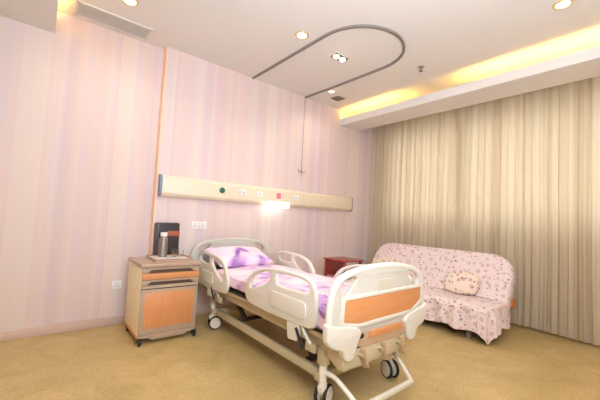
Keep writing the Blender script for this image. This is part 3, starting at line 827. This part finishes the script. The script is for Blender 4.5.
# ------------------------------------------------------------------ sofa with cover
SY0, SY1 = 1.20, 3.02
sofa = empty('futon_sofa', (3.85, 2.1, 0), 'low orange-wood futon sofa hidden under the flowered cover by the window', 'sofa')
tilt = math.radians(26)
Mb = Matrix.Translation((3.80, 0, .33)) @ Matrix.Rotation(tilt, 4, 'Y')     # local z up the back, leaning toward +x
f = MB().box((3.42, SY0+.05, .22), (3.98, SY1-.04, .335), bev=.04, seg=3); f.build('seat_cushion', M['sofafab'], sofa)
f = MB().plate(round_poly([(SY0+.03, .03), (SY1-.03, .03), (SY1-.03, .53), (SY0+.03, .53)], [.04, .04, .26, .26], 8), [], .10, .03, Mb @ Matrix(((0, 0, 1, .07), (1, 0, 0, 0), (0, 1, 0, 0), (0, 0, 0, 1))), M['sofafab'])
f.build('backrest', None, sofa)
f = MB().box((3.45, SY0+.08, .18), (4.0, SY0+.14, .22)).box((3.45, SY1-.14, .18), (4.0, SY1-.08, .22)).box((3.45, SY0+.08, .18), (3.50, SY1-.08, .22)).box((3.95, SY0+.08, .18), (4.0, SY1-.08, .22))
f.build('frame', M['dark'], sofa)
for y in (SY0-.02, SY1-.02):
    MB().prism(round_poly([(3.90, .30), (3.97, .30), (4.0, .38), (3.93, .395), (3.89, .36)], .02), 'y', y, y+.04, M['sofawood'], bev=.006).build('arm_bracket', None, sofa, label='orange wooden bracket at the sofa end')
for x in (3.50, 3.92):
    for y in (SY0+.25, SY1-.25):
        MB().lathe([(0, 0), (.034, 0), (.036, .01), (.028, .02), (.024, .18), (0, .18)], M['ventd'], 18, Matrix.Translation((x, y, 0))).build('leg', None, sofa)

cv = MB()
# back part of the cover: rounded shape puffed over the backrest
bo = round_poly([(SY0, -.0), (SY1, -.0), (SY1, .575), (SY0, .575)], [.05, .05, .30, .30], 12)
cv.plate(bo, [], .15, .045, Mb @ Matrix(((0, 0, 1, .07), (1, 0, 0, 0), (0, 1, 0, 0), (0, 0, 0, 1))), M['sofa_floral'])
# seat part: a cloth laid over the seat, hanging down at the front and the ends
SX0, SX1 = 3.40, 3.86; SZ = .352
def drape(u, v):
    # u along y, v from back (0) to front (1); cloth larger than the seat
    Y = SY0-.24+u*(SY1-SY0+.48); D = v*(SX1-SX0+.265)
    X = SX1-D
    rc = .09
    cyy = min(max(Y, SY0+.03+rc), SY1-.03-rc); cxx = max(X, SX0+.02+rc)
    dx = cxx-X; dy = Y-cyy; dist = math.hypot(dx, dy)
    if dist > 1e-6:
        k = min(1, rc/dist); cxx -= dx*k; cyy += dy*k; dx -= dx*k; dy -= dy*k; dist = max(0, dist-rc)
    dirx, diry = -dx, dy
    soft = .035
    if dist < 1e-6:
        puff = .012*noise.noise(Vector((X*5, Y*5, 2)))
        return (X, Y, SZ+.004+puff+.02*max(0, (X-3.75)/.11))
    ux, uy = -dx/dist, dy/dist; corner = min(abs(ux), abs(uy))*2
    a = min(dist/soft, 1)*PI/2
    out = soft*math.sin(a)*.8; dn = soft*(1-math.cos(a))+max(0, dist-soft*PI/2)*.97
    amp = min(1, dist/.2)
    wv = Y*38 if abs(dy) < 1e-6 else (X*34 if dx < 1e-6 else math.atan2(dy, dx)*9)
    wave = amp*(.016*math.sin(wv)+.012*math.sin(wv*.43+1))
    o = out+wave*1.0+.012*amp
    puff = .012*noise.noise(Vector((cxx*5, cyy*5, 2)))
    z = SZ+.004+puff-dn
    z += amp*.012*math.sin(Y*22+X*17)
    return (cxx+ux*o, cyy+uy*o, max(z, .012))
cv.grid(220, 70, drape, M['sofa_floral'])
cvo = cv.build('sofa_cover', None, sharp=0)
tag(cvo, 'pink cotton sofa throw printed with small mauve flowers, hanging over the sofa', 'sofa cover')
def cushion(loc, w, hgt, th, rot, label, m):
    t = pillow_mesh(w, hgt, th, loc[1], .85)
    bmesh.ops.transform(t, matrix=Matrix.Translation(loc) @ rot, verts=t.verts)
    pm = MB(); pm._merge(t, m, True); o = pm.build('cushion', None, sharp=0)
    tag(o, label, 'cushion', 'cushions on the flowered sofa')
# local x -> world -y (width), local y -> up the back, local z -> toward the room
def cush_rot(tl, spin=0):
    up = Vector((math.sin(tl), 0, math.cos(tl))); wd = Vector((0, -1, 0)); n_ = wd.cross(up)
    return Matrix((wd, up, n_)).transposed().to_4x4() @ Matrix.Rotation(spin, 4, 'Z')
cushion((3.81, 1.665, .488), .40, .30, .15, cush_rot(.5, .05), 'plump flowered cushion leaning on the middle of the sofa', M['cushion_floral'])
cushion((3.87, 2.72, .50), .42, .32, .14, cush_rot(.45, -.05), 'creamy flowered cushion at the far end of the sofa behind the footboard', M['cushion_floral'])

# ------------------------------------------------------------------ curtains
def curtain(y0, y1, label, seed, lean=0.):
    n_p = (y1-y0)/.085
    def fn(u, v):
        y = y0+u*(y1-y0); z = .035+v*(2.83-.035)
        ph = u*n_p*2*PI+2.2*noise.noise(Vector((u*5+seed, 0, seed)))
        calm = .55+.45*v
        amp = .021*(.6+.7*noise.noise(Vector((u*7, v*1.2, seed+3)))+.35)
        x = XC+amp*math.sin(ph+.5*noise.noise(Vector((u*3, v*2.2, seed))))*calm+.012*math.sin(ph*2.3+seed)
        x += .02*noise.noise(Vector((u*4, v*2, seed+9)))
        y2 = y+.020*math.cos(ph)*calm+.02*noise.noise(Vector((u*6, v*2.5, seed+5)))*(1-v)
        z2 = z+(.018*noise.noise(Vector((u*6, 0, seed+1)))+.012*math.sin(ph)*0-.01)*(1-v)
        return (x, y2, max(z2, .012))
    c = MB(); c.grid(int(n_p*14), 26, fn, M['curtain']); o = c.build('curtain', None, sharp=0)
    # hem
    tag(o, label, 'curtain', 'floor-length window curtains')
curtain(1.935, 3.44, 'beige pleated curtain nearest the striped wall, behind the sofa', 1.)
curtain(-1.5, 1.995, 'wide beige pleated curtain at the right, reaching the floor beyond the sofa', 4.)
tag(MB().tube([(XC, -1.55, 2.838), (XC, YW-.005, 2.838)], .011, M['whitesteel'], n=8).build('curtain_rail'), 'white curtain rail hidden above the window curtains', 'curtain rail')

# ------------------------------------------------------------------ daylight, camera
wd = bpy.data.worlds.new('World'); bpy.context.scene.world = wd; wd.use_nodes = True
nt = wd.node_tree; bg = nt.nodes['Background']
sky = nt.nodes.new('ShaderNodeTexSky'); sky.sky_type = 'HOSEK_WILKIE'; sky.turbidity = 6; sky.sun_direction = (-.5, .4, .7)
mixc = nt.nodes.new('ShaderNodeMix'); mixc.data_type = 'RGBA'; mixc.inputs['Factor'].default_value = .6
nt.links.new(sky.outputs['Color'], mixc.inputs['A']); mixc.inputs['B'].default_value = (1, .97, .92, 1)
nt.links.new(mixc.outputs['Result'], bg.inputs['Color']); bg.inputs['Strength'].default_value = 7.5

def area(name, loc, target, size, energy, col):
    l = bpy.data.lights.new(name, 'AREA'); l.shape = 'DISK'; l.size = size; l.energy = energy; l.color = col
    o = bpy.data.objects.new(name, l); o.location = loc
    o.rotation_euler = (Vector(target)-Vector(loc)).to_track_quat('-Z', 'Y').to_euler(); C.objects.link(o)
# added fill standing in for a flash: one toward room, one at ceiling
area('fill_softbox', (-.4, -.4, 2.6), (1.6, 3.2, 1.1), 1.0, 56, (.82, 1.0, 1.12))
area('fill_bounce', (.6, -.3, 1.5), (1.3, .9, 2.85), .8, 98, (.83, 1.0, 1.2))

cam = bpy.data.cameras.new('camera'); co = bpy.data.objects.new('camera', cam); C.objects.link(co)
yaw, pitch, roll, fpx = 0.6848, 0.05789, 0.05309, 319.57
F = Vector((math.sin(yaw)*math.cos(pitch), math.cos(yaw)*math.cos(pitch), math.sin(pitch)))
R0 = F.cross(Vector((0, 0, 1))).normalized(); U0 = R0.cross(F)
R1 = R0*math.cos(roll)+U0*math.sin(roll); U1 = -R0*math.sin(roll)+U0*math.cos(roll)
co.matrix_world = Matrix.Translation((0, 0, 1.12)) @ Matrix((R1, U1, -F)).transposed().to_4x4()
cam.sensor_width = 36; cam.lens = fpx*36/600; cam.clip_start = .02
bpy.context.scene.camera = co
vs = bpy.context.scene.view_settings
vs.view_transform = 'Standard'; vs.look = 'None'; vs.gamma = 1; vs.use_curve_mapping = False; vs.exposure = -0.3
